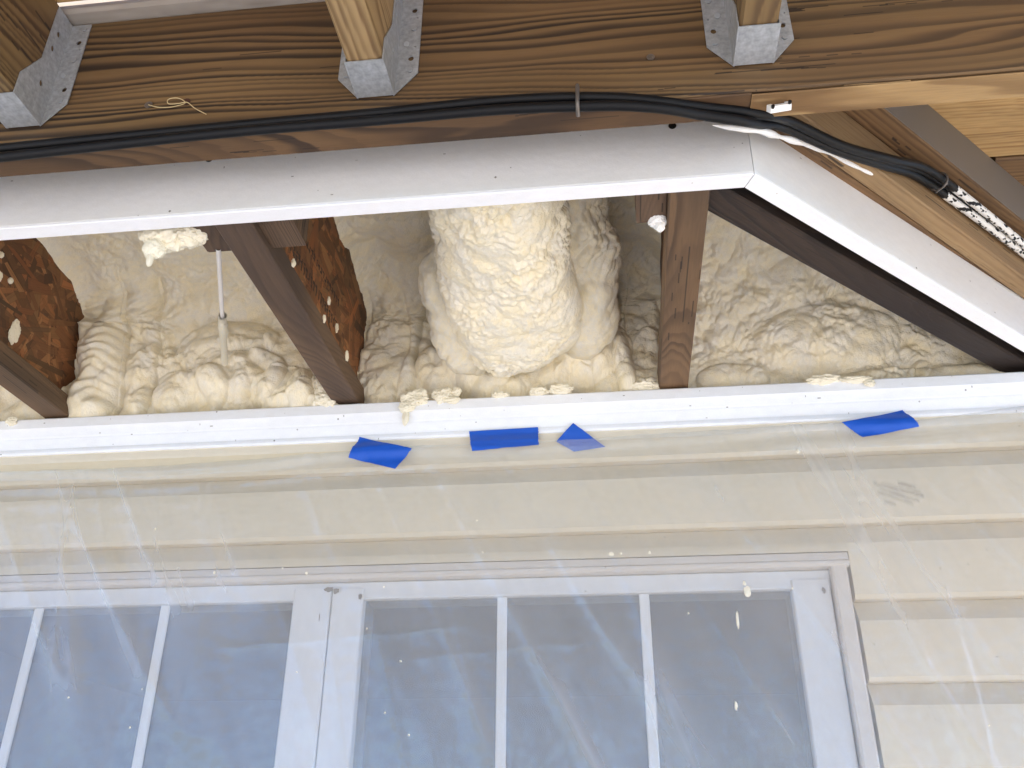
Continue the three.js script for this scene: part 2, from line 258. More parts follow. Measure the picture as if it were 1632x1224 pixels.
// ---------------------------------------------------------------- window
{
  const t = thing('window', 'white framed double window with thin vertical grille bars behind plastic', 'window');
  const fz = 0.004;
  mesh('head', bar(WX0, WX1 - 0.001, 1.897, 1.924, -0.06, fz, 'x', { c: 0.002 }), framePaint, t);
  mesh('sill', bar(WX0, WX1, WY0, WY0 + 0.05, -0.06, 0.02, 'x', { c: 0.002 }), framePaint, t);
  mesh('jamb', bar(0.247, 0.3015, WY0 + 0.05, 1.9085, -0.06, fz + 0.004, 'y', { c: 0.002 }), framePaint, t);
  mesh('jamb', bar(WX0, -1.146, WY0 + 0.05, 1.8965, -0.06, fz + 0.004, 'y', { c: 0.002 }), framePaint, t);
  mesh('mullion', bar(-0.504, -0.4445, WY0 + 0.05, 1.914, -0.06, fz + 0.006, 'y', { c: 0.002 }), framePaint, t);
  mesh('mullion', bar(-0.4435, -0.394, WY0 + 0.05, 1.912, -0.06, fz + 0.004, 'y', { c: 0.002 }), framePaint, t);
  const glass = new THREE.MeshPhysicalMaterial({ color: 0xe6e8e8, transmission: 0.86, thickness: 0, roughness: 0.22, ior: 1.5 });
  const bars = new THREE.MeshStandardMaterial({ color: 0xe9e7e2, roughness: 0.5 });
  for (const [a, b] of [[-1.146, -0.504], [-0.394, 0.247]]) {
    const p = mesh('pane', new THREE.BoxGeometry(b - a, 1.897 - WY0 - 0.05, 0.004).translate((a + b) / 2, (1.897 + WY0 + 0.05) / 2, -0.012), glass, t);
    for (const f of [1 / 3, 2 / 3]) { const x = a + (b - a) * f; mesh('grille_bar', bar(x - 0.0075, x + 0.0075, WY0 + 0.05, 1.8965, -0.0095, -0.004, 'y'), bars, p); }
  }
  const worn = new THREE.MeshStandardMaterial({ color: 0x8f877b, roughness: 0.8 });
  for (const [x, y, w, h] of [[-0.449, 1.9115, 0.007, 0.0035], [-0.4365, 1.9085, 0.005, 0.004], [-0.398, 1.899, 0.003, 0.005], [-0.459, 1.869, 0.0008, 0.006], [0.291, 1.892, 0.003, 0.004]]) { const g = new THREE.CircleGeometry(1, 18), p = g.attributes.position; for (let i = 0; i < p.count; i++) { const n = 1 + 0.6 * noise(p.getX(i) * 1.7 + x * 90, p.getY(i) * 1.7, 3); p.setXYZ(i, x + p.getX(i) * w * n, y + p.getY(i) * h * n, fz + 0.0066); } mesh('paint_chip', g, worn, t); }
  // casing and drip cap round the opening
  const cs = mesh('casing', bar(WX1, WX1 + 0.0225, WY0, 1.9275, -0.006, 0.021, 'y', { c: 0.003 }), casingPaint, t);
  mesh('casing', bar(WX0 - 0.0225, WX0, WY0, 1.9275, -0.006, 0.021, 'y', { c: 0.003 }), casingPaint, t);
  mesh('drip_cap', prism([[1.9245, -0.006], [1.9245, 0.020], [1.9275, 0.024], [1.931, 0.0245], [1.934, 0.021], [1.9445, 0.0195], [1.946, 0.016], [1.946, -0.006]], Y, Z, X, V(WX0 - 0.026, 0, 0), WX1 - WX0 + 0.052, { crease: 0.4 }), casingPaint, t);
  const room = new THREE.MeshStandardMaterial({ color: 0x77777a, roughness: 0.95 });
  const r = thing('dim_room', 'dim unlit room seen through the window panes', 'room'); r.userData.kind = 'structure'; delete r.userData.category;
  for (const [n, b] of [['back_wall', [-2, 1.2, 0, 2.2, -2.6, -2.5]], ['side_wall', [-2.1, -2, 0, 2.2, -2.6, -0.142]], ['side_wall', [1.2, 1.3, 0, 2.2, -2.6, -0.142]], ['room_floor', [-2, 1.2, -0.1, 0, -2.5, -0.142]], ['room_ceiling', [-2, 1.2, 2.12, 2.2, -2.5, -0.142]]]) mesh(n, bar(...b, 'x'), room, r);
}

// ---------------------------------------------------------------- soffit cavity: floor joists, web panels, blocks
const osbPlain = osb(5, false), osbStamped = osb(9, true);
function iJoist(x, y0, labelText, web, flangeMat, sideMat) {
  const t = thing('floor_joist', labelText, 'joist', 'floor joists inside the open soffit');
  mesh('bottom_flange', bar(x - 0.0235, x + 0.0235, y0, y0 + 0.036, -0.5, 0.522, 'z', { c: 0.002, vOff: x }), flangeMat, t);
  mesh('top_flange', bar(x - 0.0235, x + 0.0235, 2.513, 2.5298, -0.5, 0.522, 'z'), sideMat, t);
  const g = new THREE.PlaneGeometry(1.02, 2.494 - y0 - 0.036); // web faces carry the strand-board flakes
  const w = mesh('web', prism([[x - 0.005, y0 + 0.034], [x + 0.005, y0 + 0.034], [x + 0.005, 2.496], [x - 0.005, 2.496]], X, Y, Z, V(0, 0, -0.5), 1.02, { crease: 0, vOff: 0.02, uOff: -0.45 }), web, t);
  g.dispose(); return t;
}
iJoist(-0.967, 2.2235, 'brown joist with foam-spattered strand-board web at far left of soffit', osbPlain, flangeLight, flangeLight);
iJoist(-0.4455, 2.2245, 'dark joist with ink-stamped strand-board web, left of the foam-wrapped duct', osbStamped, flangeWood, flangeLight);
iJoist(0.1, 2.2235, 'reddish brown joist right of the foam-wrapped duct, beside a dark block', osbPlain, flangeLight, flangeLight);
for (const [x0, x1, lab, m] of [[-0.507, -0.4705, 'dark wood block on the left side of the stamped joist, rod hanging below', flangeWood], [-0.421, -0.376, 'dark end-grain block on the right side of the stamped joist', endGrain], [0.040, 0.0755, 'square dark block left of the reddish joist, with white foam dab', flangeWood]])
  tag(mesh('wood_block', bar(x0, x1, 2.2355, 2.31, 0.452, 0.5215, 'y', { c: 0.002 }), m), lab, 'block', 'blocks nailed beside the joists');
tag(mesh('subfloor_panel', bar(-1.9, 0.7, 2.5305, 2.55, -0.5, 0.54, 'x'), osbPlain), 'strand-board subfloor closing the top of the soffit cavity', 'subfloor');
tag(mesh('back_board', bar(-1.9, 0.8, 2.22, 2.5295, -0.52, -0.501, 'x'), brownWood), 'board closing the back of the soffit cavity behind the foam', 'board');
tag(mesh('end_board', bar(0.78, 0.8, 2.22, 2.5295, -0.5, 0.0, 'z'), brownWood), 'board closing the right end of the cavity behind the foam', 'board');
tag(mesh('end_board', bar(-1.9, -1.86, 2.23, 2.5295, -0.3, 0.52, 'z'), brownWood), 'board closing the far left end of the soffit cavity', 'board');
tag(mesh('rim_board', bar(-1.855, 0.13, 2.31, 2.5295, 0.5225, 0.5415, 'x'), flangeWood), 'dark rim board behind the long white fascia', 'board');

// ---------------------------------------------------------------- fascia trim
const CORNER = V(0.169, 0, 0.547);
function fascia(name, label, along, out, from, to, miter) {
  const t = thing(name, label, 'fascia', 'white fascia trim round the soffit');
  const len = to - from, base = CORNER.clone().addScaledVector(along, from);
  mesh('fascia_face', prism([[2.2225, -0.0045], [2.2225, -0.001], [2.224, 0], [2.284, 0], [2.2875, -0.0008], [2.335, -0.0012], [2.335, -0.0045]], Y, out, along, base, len, { crease: 0.3, uOff: from + 2, ...miter }), fasciaPaint, t);
  const lip = prism([[2.2195, -0.0215], [2.2195, -0.001], [2.221, 0], [2.2224, 0], [2.2224, -0.0215]], Y, out, along, base, len, { crease: 0.3, uOff: from + 2, ...miter });
  mesh('bottom_lip', lip, lipPaint, t);
  return t;
}
const fFront = fascia('fascia_trim', 'long straight white fascia trim above the soffit opening', X, Z, -2.1, -0.0006, { m1: 0.399 });
const fDiag = fascia('fascia_trim', 'diagonal white fascia trim running back to the wall at right', UF, NF, 0.0006, 0.86, { m0: -0.399 });
function screw(parent, p, n, r, mat) {
  const g = mergeGeometries([new THREE.CylinderGeometry(r, r * 0.8, 0.0016, 14).toNonIndexed(), new THREE.BoxGeometry(r * 1.1, 0.0006, r * 0.3).translate(0, 0.0009, 0).toNonIndexed(), new THREE.BoxGeometry(r * 0.3, 0.00062, r * 1.1).translate(0, 0.0009, 0).toNonIndexed()]);
  g.applyQuaternion(new THREE.Quaternion().setFromUnitVectors(Y, n)).translate(p.x, p.y, p.z);
  return mesh('screw', g, mat, parent);
}
screw(fFront, V(-0.476, 2.3047, 0.5465), Z, 0.0047, screwBlack);
screw(fFront, V(0.085, 2.299, 0.5465), Z, 0.0047, screwBlack);
// dark framing board inside the diagonal fascia
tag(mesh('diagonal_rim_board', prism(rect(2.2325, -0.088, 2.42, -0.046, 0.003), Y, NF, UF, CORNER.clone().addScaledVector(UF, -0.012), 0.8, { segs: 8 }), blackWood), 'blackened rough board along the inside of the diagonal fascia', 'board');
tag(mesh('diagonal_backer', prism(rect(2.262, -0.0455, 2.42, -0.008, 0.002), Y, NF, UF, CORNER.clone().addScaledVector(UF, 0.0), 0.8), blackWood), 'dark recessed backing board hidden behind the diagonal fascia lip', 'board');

const sliver = (pts, r) => new THREE.TubeGeometry(new THREE.CatmullRomCurve3(pts), 24, r, 5);
// ---------------------------------------------------------------- ledger, joists, hangers, deck boards
{
  const t = thing('ledger_board', 'long brown ledger board with bold wavy grain above the fascia', 'ledger');
  mesh('board_face', bar(-1.6, 1.5, 2.2475, 2.446, 0.609, 0.645, 'x', { c: 0.002, uOff: 1.6, vOff: 0.03 }), ledgerWood, t);
  mesh('board_underside', bar(-1.6, 0.158, 2.2445, 2.2472, 0.6085, 0.6435, 'x', { c: 0.0008, uOff: 1.6 }), undersideWood, t);
  mesh('board_underside', bar(0.1585, 1.5, 2.2432, 2.2455, 0.6085, 0.6428, 'x', { c: 0.0008, uOff: 1.6 }), paleUnderside, t);
  mesh('splinter', sliver([V(0.25, 2.2462, 0.6428), V(0.27, 2.2455, 0.6436), V(0.29, 2.2448, 0.6432), V(0.315, 2.2458, 0.6426)], 0.0007), paleUnderside, t);
  for (const [x, y, m, r] of [[-0.504, 2.3, nailSteel, 0.005], [-0.459, 2.2995, rust, 0.005], [0.059, 2.306, nailSteel, 0.0045]]) screw(t, V(x, y, 0.6456), Z, r, m);
}
const joistXs = [-0.649, -0.239, 0.1635];
const joistWords = ['at the far left, cut off by the photo edge', 'in the middle, above the black cables', 'at the right, nearest the fascia corner'];
const joistMats = [joistDark, joistWood, joistDark];
joistXs.forEach((x, i) => {
  tag(mesh('deck_joist', bar(x - 0.019, x + 0.019, 2.2835, 2.4455, 0.6475, 3.46, 'z', { c: 0.003, vOff: 0.12 * i, uOff: 0.3 * i }), joistMats[i]), `treated wood deck joist ${joistWords[i]}`, 'joist', 'deck joists hung from the ledger');
  const t = thing('joist_hanger', `galvanised joist hanger ${joistWords[i]}`, 'joist hanger', 'joist hangers on the ledger');
  const T = 0.0014, bx = x - 0.0196, ex = x + 0.0196, y0 = 2.282, yt = 2.44, zf = 0.6466;
  mesh('seat', prism([[bx, y0 - T], [ex, y0 - T], [ex, y0], [bx, y0]], X, Y, Z, V(0, 0, zf + T + 0.0003), 0.05, { crease: 0 }), galv, t);
  for (const s of [-1, 1]) {
    const a = s < 0 ? bx - T : ex, holes = [];
    const side = new THREE.Shape([new THREE.Vector2(zf + T, y0 - T), new THREE.Vector2(zf + 0.052, y0 - T), new THREE.Vector2(zf + 0.052, y0 + 0.03), new THREE.Vector2(zf + 0.03, y0 + 0.075), new THREE.Vector2(zf + 0.03, yt), new THREE.Vector2(zf + T, yt)]);
    for (const [hz, hy] of [[0.02, 0.045], [0.02, 0.1], [0.018, 0.125]]) { const h = new THREE.Path(); h.absellipse(zf + hz, y0 + hy, 0.0028, 0.0042, 0, Math.PI * 2); side.holes.push(h); }
    const sg = new THREE.ExtrudeGeometry(side, { depth: T, bevelEnabled: false, curveSegments: 10 });
    sg.applyMatrix4(new THREE.Matrix4().makeBasis(V(0, 0, 1), V(0, 1, 0), V(-1, 0, 0))).translate(a + T, 0, 0);
    mesh('side_plate', sg, galv, t);
    // face flange with round holes, its bottom corner cut off
    const W = 0.0255, fl = new THREE.Shape([new THREE.Vector2(0, y0 - T), new THREE.Vector2(s * W, y0 + 0.03), new THREE.Vector2(s * W, yt), new THREE.Vector2(0, yt)]);
    const spots = [[0.0165, 0.034, 0], [0.0165, 0.052, 1], [0.0105, 0.074, 2], [0.0175, 0.098, 0], [0.0165, 0.128, 1], [0.0185, 0.150, 0]];
    for (const [hx, hy, k] of spots) { const h = new THREE.Path(); h.absellipse(s * hx, y0 + hy, 0.0031, 0.0038, 0, Math.PI * 2); fl.holes.push(h); }
    for (const hy of [0.07, 0.116]) { const h = new THREE.Path(); h.absellipse(s * 0.0205, y0 + hy, 0.0011, 0.0011, 0, Math.PI * 2); fl.holes.push(h); }
    const fg = new THREE.ExtrudeGeometry(fl, { depth: T, bevelEnabled: false, curveSegments: 12 });
    fg.translate(s < 0 ? bx : ex, 0, zf);
    mesh('face_flange', fg, galv, t);
    for (const [hx, hy, k] of spots) if (k !== 1) { const n = new THREE.CylinderGeometry(0.0033, 0.0033, 0.0014, 14).rotateX(Math.PI / 2 + (k === 2 ? 0.35 : 0)).translate((s < 0 ? bx - hx : ex + hx), y0 + hy, zf + T + 0.0006); mesh('nail', n, galv, t); }
  }
});
{
  const mk = (z0, z1, x0, x1, m, lab, k) => tag(mesh('deck_board', bar(x0, x1, 2.4465, 2.4735, z0, z1, 'x', { c: 0.004, uOff: k * 0.7 + 2, vOff: k * 0.17 }), m), lab, 'deck board', 'deck boards overhead');
  mk(0.551, 0.664, -1.8, 1.8, greyDeck, 'grey weathered deck board lying on top of the ledger', 0);
  mk(0.41, 0.546, 0.40, 1.8, deckWood, 'pale deck board just behind the ledger at upper right', 1);
  mk(0.269, 0.405, 0.43, 1.8, deckWood, 'pale yellow deck board with fine straight grain behind the grey flashing', 2);
  mk(0.128, 0.264, 0.57, 1.8, brownWood, 'browner deck board nearest the wall at the right edge', 3);
  mk(0.004, 0.123, 0.69, 1.8, deckWood, 'deck board tight against the house wall', 4);
  let k = 5; for (let z = 0.674; z < 3.4; z += 0.141, k++) mk(z, z + 0.136, -1.8, 1.8, deckWood, 'deck board lying across the joists in front of the ledger', k);
}

// ---------------------------------------------------------------- diagonal lumber at the right
function diag(name, y0, y1, n0, n1, u0, u1, m, label, vOff = 0) { return tag(mesh(name, prism(rect(y0, n0, y1, n1, 0.002), Y, N45, U45, V(0, 0, 0).addScaledVector(U45, u0), u1 - u0, { vOff, uOff: u0 + 1 }), m), label, 'board'); }
diag('diagonal_nailer', 2.304, 2.43, 0.488, 0.5225, -0.235, 0.95, brownWood, 'brown nailer just above the diagonal fascia, partly hidden');
diag('diagonal_batten', 2.3005, 2.43, 0.523, 0.551, -0.25, 0.95, tanWood, 'pale cracked tan batten running diagonally beside the fascia', 0.1);
const db = thing('diagonal_beam', 'brown diagonal beam with grey flashing on its outer side, above the cables', 'beam');
mesh('beam', prism(rect(2.360, 0.5515, 2.4455, 0.586, 0.002), Y, N45, U45, V(0, 0, 0).addScaledVector(U45, -0.2), 1.15, { vOff: 0.05, uOff: 0.4 }), brownWood, db);
mesh('flashing', prism([[2.3605, 0.5865], [2.4455, 0.5865], [2.4455, 0.5875], [2.3605, 0.5875]], Y, N45, U45, V(0, 0, 0).addScaledVector(U45, -0.2), 1.15, { crease: 0 }), flashing, db);

// ---------------------------------------------------------------- cables
const cablePts = [[-1.3, 2.225, 0.6575], [-0.747, 2.231, 0.6575], [-0.658, 2.234, 0.6575], [-0.513, 2.2385, 0.6575], [-0.371, 2.241, 0.6575], [-0.233, 2.2405, 0.6575], [-0.099, 2.2425, 0.6575], [-0.02, 2.239, 0.6575], [0.031, 2.234, 0.6565], [0.07, 2.2305, 0.650], [0.108, 2.2325, 0.635], [0.148, 2.2345, 0.622], [0.174, 2.246, 0.605], [0.209, 2.276, 0.562], [0.276, 2.283, 0.507], [0.345, 2.302, 0.452], [0.409, 2.332, 0.391], [0.497, 2.338, 0.305], [0.618, 2.338, 0.183], [0.75, 2.338, 0.05]];
const paintedCable = new THREE.MeshPhysicalMaterial({ roughness: 0.5, specularIntensity: 0.5, map: dataTex(2048, 64, (u, v) => { const on = sstep(0.818, 0.826, u) * (1 - sstep(0.9, 0.945, u)); const q = noise(u * 150, v * 5, 2) + 0.6 * noise(u * 600, v * 11, 4); return on > 0.3 && q + 0.2 * on > -0.05 ? [222, 220, 214] : [16, 16, 18]; }) });
[[0.0062, 0.0005, 0.0054, 0], [-0.0056, 0.0010, 0.0056, 1], [0.0005, -0.0045, 0.0046, 0]].forEach(([dy, dz, r, white], i) => {
  const pts = cablePts.map(([x, y, z], k) => { const tw = 0.0012 * Math.sin(k * 1.3 + i * 2); const diagPart = x > 0.16; return V(x + (diagPart ? (dy + tw) * 0.75 : 0), y + (diagPart ? -dz * 0.5 + tw - Math.abs(dy) * 0.1 : dy + tw), z + (diagPart ? (dy + tw) * 0.75 : dz)); });
  const c = new THREE.CatmullRomCurve3(pts, false, 'centripetal');
  tag(mesh('black_cable', new THREE.TubeGeometry(c, 420, r, 12), i < 2 ? paintedCable : cableRubber), ['upper black cable of the bundle under the ledger, white paint smears at right', 'lower black cable of the bundle under the ledger, white paint smears at right', 'thinner black cable tucked behind the other two'][i], 'cable', 'black cables along the ledger');
});
{ // staple across the bundle, tie on the diagonal run, loose white clip, string
  const st = new THREE.TubeGeometry(new THREE.CatmullRomCurve3([V(-0.02, 2.262, 0.6462), V(-0.0195, 2.258, 0.662), V(-0.0195, 2.245, 0.6672), V(-0.02, 2.228, 0.6668), V(-0.02, 2.222, 0.655)]), 30, 0.0021, 6);
  tag(mesh('cable_staple', st, nailSteel), 'grey metal staple holding the cables to the ledger', 'staple');
  const q = V(0.436, 2.334, 0.365), tie = new THREE.TorusGeometry(0.0118, 0.0016, 6, 28); tie.lookAt(U45); tie.translate(q.x + 0.002, q.y, q.z + 0.002);
  const tail = new THREE.CylinderGeometry(0.0009, 0.0009, 0.022, 6).rotateZ(-0.9).translate(q.x + 0.002, q.y - 0.014, q.z + 0.006);
  tag(mesh('cable_tie', mergeGeometries([tie.toNonIndexed(), tail.toNonIndexed()]), nailSteel), 'thin tie round the cables on the diagonal beam', 'cable tie');
  const clip = thing('cable_clip', 'small loose white plastic cable clip under the ledger near the corner', 'clip');
  const base = new THREE.Shape(); base.moveTo(-0.0125, 0); base.lineTo(-0.0135, 0.008); base.lineTo(-0.009, 0.009); base.lineTo(-0.007, 0.0045); base.lineTo(0.007, 0.0045); base.lineTo(0.009, 0.009); base.lineTo(0.0135, 0.008); base.lineTo(0.0125, 0); base.closePath();
  const cg = new THREE.ExtrudeGeometry(base, { depth: 0.007, bevelEnabled: true, bevelSize: 0.0008, bevelThickness: 0.0008, bevelSegments: 2 });
  cg.scale(0.85, 0.85, 0.85).rotateZ(0.25).rotateX(-0.5).translate(0.187, 2.2305, 0.630); mesh('clip_body', cg, whitePlastic, clip);
  for (const s of [-1, 1]) mesh('clip_nail_hole', new THREE.CylinderGeometry(0.0018, 0.0018, 0.003, 10).rotateX(Math.PI / 2).translate(0.187 + s * 0.0087, 2.2330 + s * 0.0022, 0.6372), screwBlack, clip);
  const str = new THREE.MeshStandardMaterial({ color: 0xcdb98c, roughness: 0.9 });
  const loop = new THREE.CatmullRomCurve3([V(-0.503, 2.2985, 0.6475), V(-0.487, 2.291, 0.6495), V(-0.470, 2.2905, 0.6495), V(-0.459, 2.2965, 0.648), V(-0.468, 2.303, 0.6495), V(-0.479, 2.3015, 0.65), V(-0.478, 2.2955, 0.65), V(-0.466, 2.2945, 0.6495), V(-0.457, 2.296, 0.649), V(-0.446, 2.2865, 0.6485), V(-0.431, 2.2765, 0.6475)]);
  tag(mesh('string', new THREE.TubeGeometry(loop, 120, 0.00055, 5), str), 'scrap of pale string looped between two nails in the ledger', 'string');
}
// ---------------------------------------------------------------- spray foam
const billow = (x, y, z) => Math.abs(noise(x, y, z));
const hash3 = (i, j, k) => { let h = Math.imul(i, 374761393) ^ Math.imul(j, 668265263) ^ Math.imul(k, 2147483647 - 1274126177); h = Math.imul(h ^ (h >>> 13), 1274126177); return (h ^ (h >>> 16)) >>> 0; };
// rounded bubbles packed together: domes with soft creases where they meet
function domes(x, y, z) {
  const i0 = Math.floor(x), j0 = Math.floor(y), k0 = Math.floor(z); let acc = 0;
  for (let i = i0 - 1; i <= i0 + 1; i++) for (let j = j0 - 1; j <= j0 + 1; j++) for (let k = k0 - 1; k <= k0 + 1; k++) {
    const h = hash3(i, j, k), px = i + (h & 1023) / 1023, py = j + ((h >>> 10) & 1023) / 1023, pz = k + ((h >>> 20) & 1023) / 1023;
    const d2 = (px - x) ** 2 + (py - y) ** 2 + (pz - z) ** 2; acc += Math.exp(-14 * d2);
  }
  return 1 + Math.log(acc + 1e-5) / 14 * 1.1;                // close to 1 - (distance to the nearest centre) squared
}
function foamDisp(p, k) {
  const wx = 0.016 * noise(p.x * 16, p.y * 16, p.z * 16 + k), wy = 0.016 * noise(p.x * 16 + 9, p.y * 16, p.z * 16 + k);
  const x = p.x + wx, y = p.y + wy, z = p.z + wx * 0.5, vx = x + 0.003 * noise(x * 70, y * 70, z * 70), vy = y + 0.003 * noise(x * 70 + 5, y * 70, z * 70);
  const mk = clamp(0.55 + 1.7 * noise(p.x * 10 + 3, p.y * 10, p.z * 10 + k), 0.12, 1.35);
  return { big: domes(x * 13, y * 13, z * 13 + k) - 0.6, mid: (domes(vx * 42, vy * 42, z * 42 + k) - 0.6) * (0.35 + 0.65 * mk), fine: (domes(vx * 105, vy * 105, z * 105 + k) - 0.6) * mk, tiny: noise(x * 180, y * 180, z * 180 + k), roll: noise(x * 9, y * 9, z * 9 + k) };
}
// shell across a bay: profile in (z,y) from the wall edge up and over, bulging and lumpy
function foamShell(x0, x1, prof, nx, ns, amp, extra, k) {
  const curve = new THREE.CatmullRomCurve3(prof.map(([z, y]) => V(0, y, z)), false, 'centripetal'), cp = curve.getSpacedPoints(ns);
  const pos = new Float32Array((nx + 1) * (ns + 1) * 3), uv = new Float32Array((nx + 1) * (ns + 1) * 2), idx = [];
  const total = curve.getLength();
  for (let j = 0; j <= ns; j++) for (let i = 0; i <= nx; i++) {
    const x = lerp(x0, x1, i / nx), c = cp[j], a = cp[Math.max(0, j - 1)], b = cp[Math.min(ns, j + 1)];
    const tz = b.z - a.z, ty = b.y - a.y, l = Math.hypot(tz, ty) || 1, nz = ty / l, ny = -tz / l;
    const s = j / ns * total, d = foamDisp(V(x, c.y, c.z), k), m = amp(x, s, d, c);
    const web = Math.min(x - x0, x1 - x), e = (extra ? extra(x, s, c) : 0) + sstep(0.05, 0.1, s) * 0.028 * Math.exp(-web / 0.016), h = m + e, q = j * (nx + 1) + i;
    const py = Math.max(2.2197, c.y + ny * h), pz = ((zz, lim) => zz > lim ? lim + (zz - lim) * 0.45 : zz)(c.z + nz * h, 0.022 + Math.max(0, py - 2.226) * 1.1);
    pos.set([x, py, j < ns * 0.55 ? pz : c.z + nz * h], q * 3); uv.set([x * 1.5 + k, s * 1.5], q * 2);
    if (i < nx && j < ns) idx.push(q, q + 1, q + nx + 2, q, q + nx + 2, q + nx + 1);
  }
  const g = new THREE.BufferGeometry(); g.setAttribute('position', new THREE.BufferAttribute(pos, 3)); g.setAttribute('uv', new THREE.BufferAttribute(uv, 2)); g.setIndex(idx); g.computeVertexNormals(); return g;
}
const bump2 = (x, s, cx, cs, rx, rs, h) => { const q = ((x - cx) / rx) ** 2 + ((s - cs) / rs) ** 2; return q < 1 ? h * Math.sqrt(1 - q) : 0; };
const ramp = (s) => sstep(0.045, 0.075, s);
const FEET = [[-0.09, 2.2195], [-0.03, 2.2198], [-0.016, 2.2235]];        // foam lies on the top plate, then turns up
// bay 1 (far left)
tag(mesh('spray_foam', foamShell(-1.86, -0.972, [...FEET, [-0.014, 2.245], [-0.03, 2.30], [-0.04, 2.40], [0.0, 2.48], [0.1, 2.505], [0.51, 2.51]], 200, 160, (x, s, d) => ramp(s) * (0.012 + 0.05 * d.big + 0.014 * d.mid + 0.003 * d.fine), null, 1), foamMat), 'small patch of cream spray foam at the far left, beyond the leftmost joist', 'spray foam', 'cream spray foam filling the soffit');
// bay 2: ropy columns at the left, piled lumps in the middle, smooth ceiling
tag(mesh('spray_foam', foamShell(-0.962, -0.449, [...FEET, [-0.014, 2.245], [-0.016, 2.29], [-0.022, 2.36], [-0.022, 2.43], [0.03, 2.49], [0.16, 2.507], [0.51, 2.51]], 440, 380, (x, s, d, c) => {
  const low = 1 - sstep(0.33, 0.46, s); return ramp(s) * (0.006 + 0.012 * d.roll + (0.014 + 0.030 * low) * d.big + (0.006 + 0.008 * low) * d.mid + (0.0035 + 0.002 * low) * d.fine + 0.0004 * d.tiny);
}, (x, s) => {
  const rope = (cx, w, h, f) => { const q = Math.abs(x - cx - 0.01 * Math.sin(s * 14)) / w; return q < 1 ? h * Math.sqrt(1 - q * q) * sstep(0.46, 0.28, s) * (1 + 0.04 * Math.sin(s * f * (0.8 + 0.3 * noise(x * 4, s * 5, 6)) + 8 * noise(x * 20, s * 12, 2))) : 0; };
  return ramp(s) * (rope(-0.918, 0.042, 0.05, 330) + rope(-0.85, 0.03, 0.026, 390) + bump2(x, s, -0.735, 0.12, 0.075, 0.05, 0.03) + bump2(x, s, -0.64, 0.14, 0.08, 0.06, 0.034) + bump2(x, s, -0.565, 0.11, 0.06, 0.05, 0.03) + bump2(x, s, -0.69, 0.22, 0.1, 0.06, 0.02) + bump2(x, s, -0.50, 0.11, 0.05, 0.06, 0.03) + bump2(x, s, -0.57, 0.2, 0.07, 0.05, 0.018));
}, 2), foamMat), 'lumpy cream spray foam between the leftmost joist and the stamped joist', 'spray foam', 'cream spray foam filling the soffit');
// bay 3 behind the duct
tag(mesh('spray_foam', foamShell(-0.442, 0.096, [...FEET, [-0.02, 2.24], [-0.035, 2.28], [-0.06, 2.36], [-0.05, 2.44], [0.03, 2.495], [0.16, 2.507], [0.51, 2.51]], 460, 340, (x, s, d) => ramp(s) * (0.006 + 0.03 * d.big + 0.014 * d.mid + 0.005 * d.fine + 0.0005 * d.tiny), (x, s) => {
  const rope = (cx, w, h, f) => { const q = Math.abs(x - cx - 0.006 * Math.sin(s * 20 + cx * 30)) / w; return q < 1 ? h * Math.sqrt(1 - q * q) * sstep(0.42, 0.28, s) * (1 + 0.014 * Math.sin(s * f * (0.8 + 0.3 * noise(x * 4, s * 5, 6)) + 9 * noise(x * 22, s * 14, 2))) : 0; };
  return ramp(s) * (rope(-0.385, 0.05, 0.03, 340) + rope(0.052, 0.04, 0.036, 300) + rope(-0.31, 0.05, 0.018, 300) + rope(0.0, 0.035, 0.018, 340) + bump2(x, s, -0.14, 0.15, 0.15, 0.08, 0.04) + bump2(x, s, -0.03, 0.17, 0.07, 0.07, 0.03) + bump2(x, s, -0.27, 0.16, 0.07, 0.07, 0.03));
}, 3), foamMat), 'shadowed spray foam behind and around the foam-wrapped duct', 'spray foam', 'cream spray foam filling the soffit');
// bay 4 under the diagonal: cauliflower texture
tag(mesh('spray_foam', foamShell(0.104, 0.77, [...FEET, [-0.012, 2.236], [-0.012, 2.265], [-0.008, 2.31], [0.008, 2.38], [0.05, 2.45], [0.14, 2.50], [0.50, 2.51]], 560, 360, (x, s, d) => ramp(s) * (0.004 + 0.018 * d.big + 0.013 * d.mid + 0.0072 * d.fine + 0.0006 * d.tiny), (x, s) => ramp(s) * (bump2(x, s, 0.36, 0.17, 0.12, 0.06, 0.016) + bump2(x, s, 0.2, 0.1, 0.06, 0.03, 0.016) + bump2(x, s, 0.50, 0.085, 0.16, 0.022, 0.018)), 4), foamMat), 'cauliflower-textured spray foam in the triangular bay under the diagonal board', 'spray foam', 'cream spray foam filling the soffit');
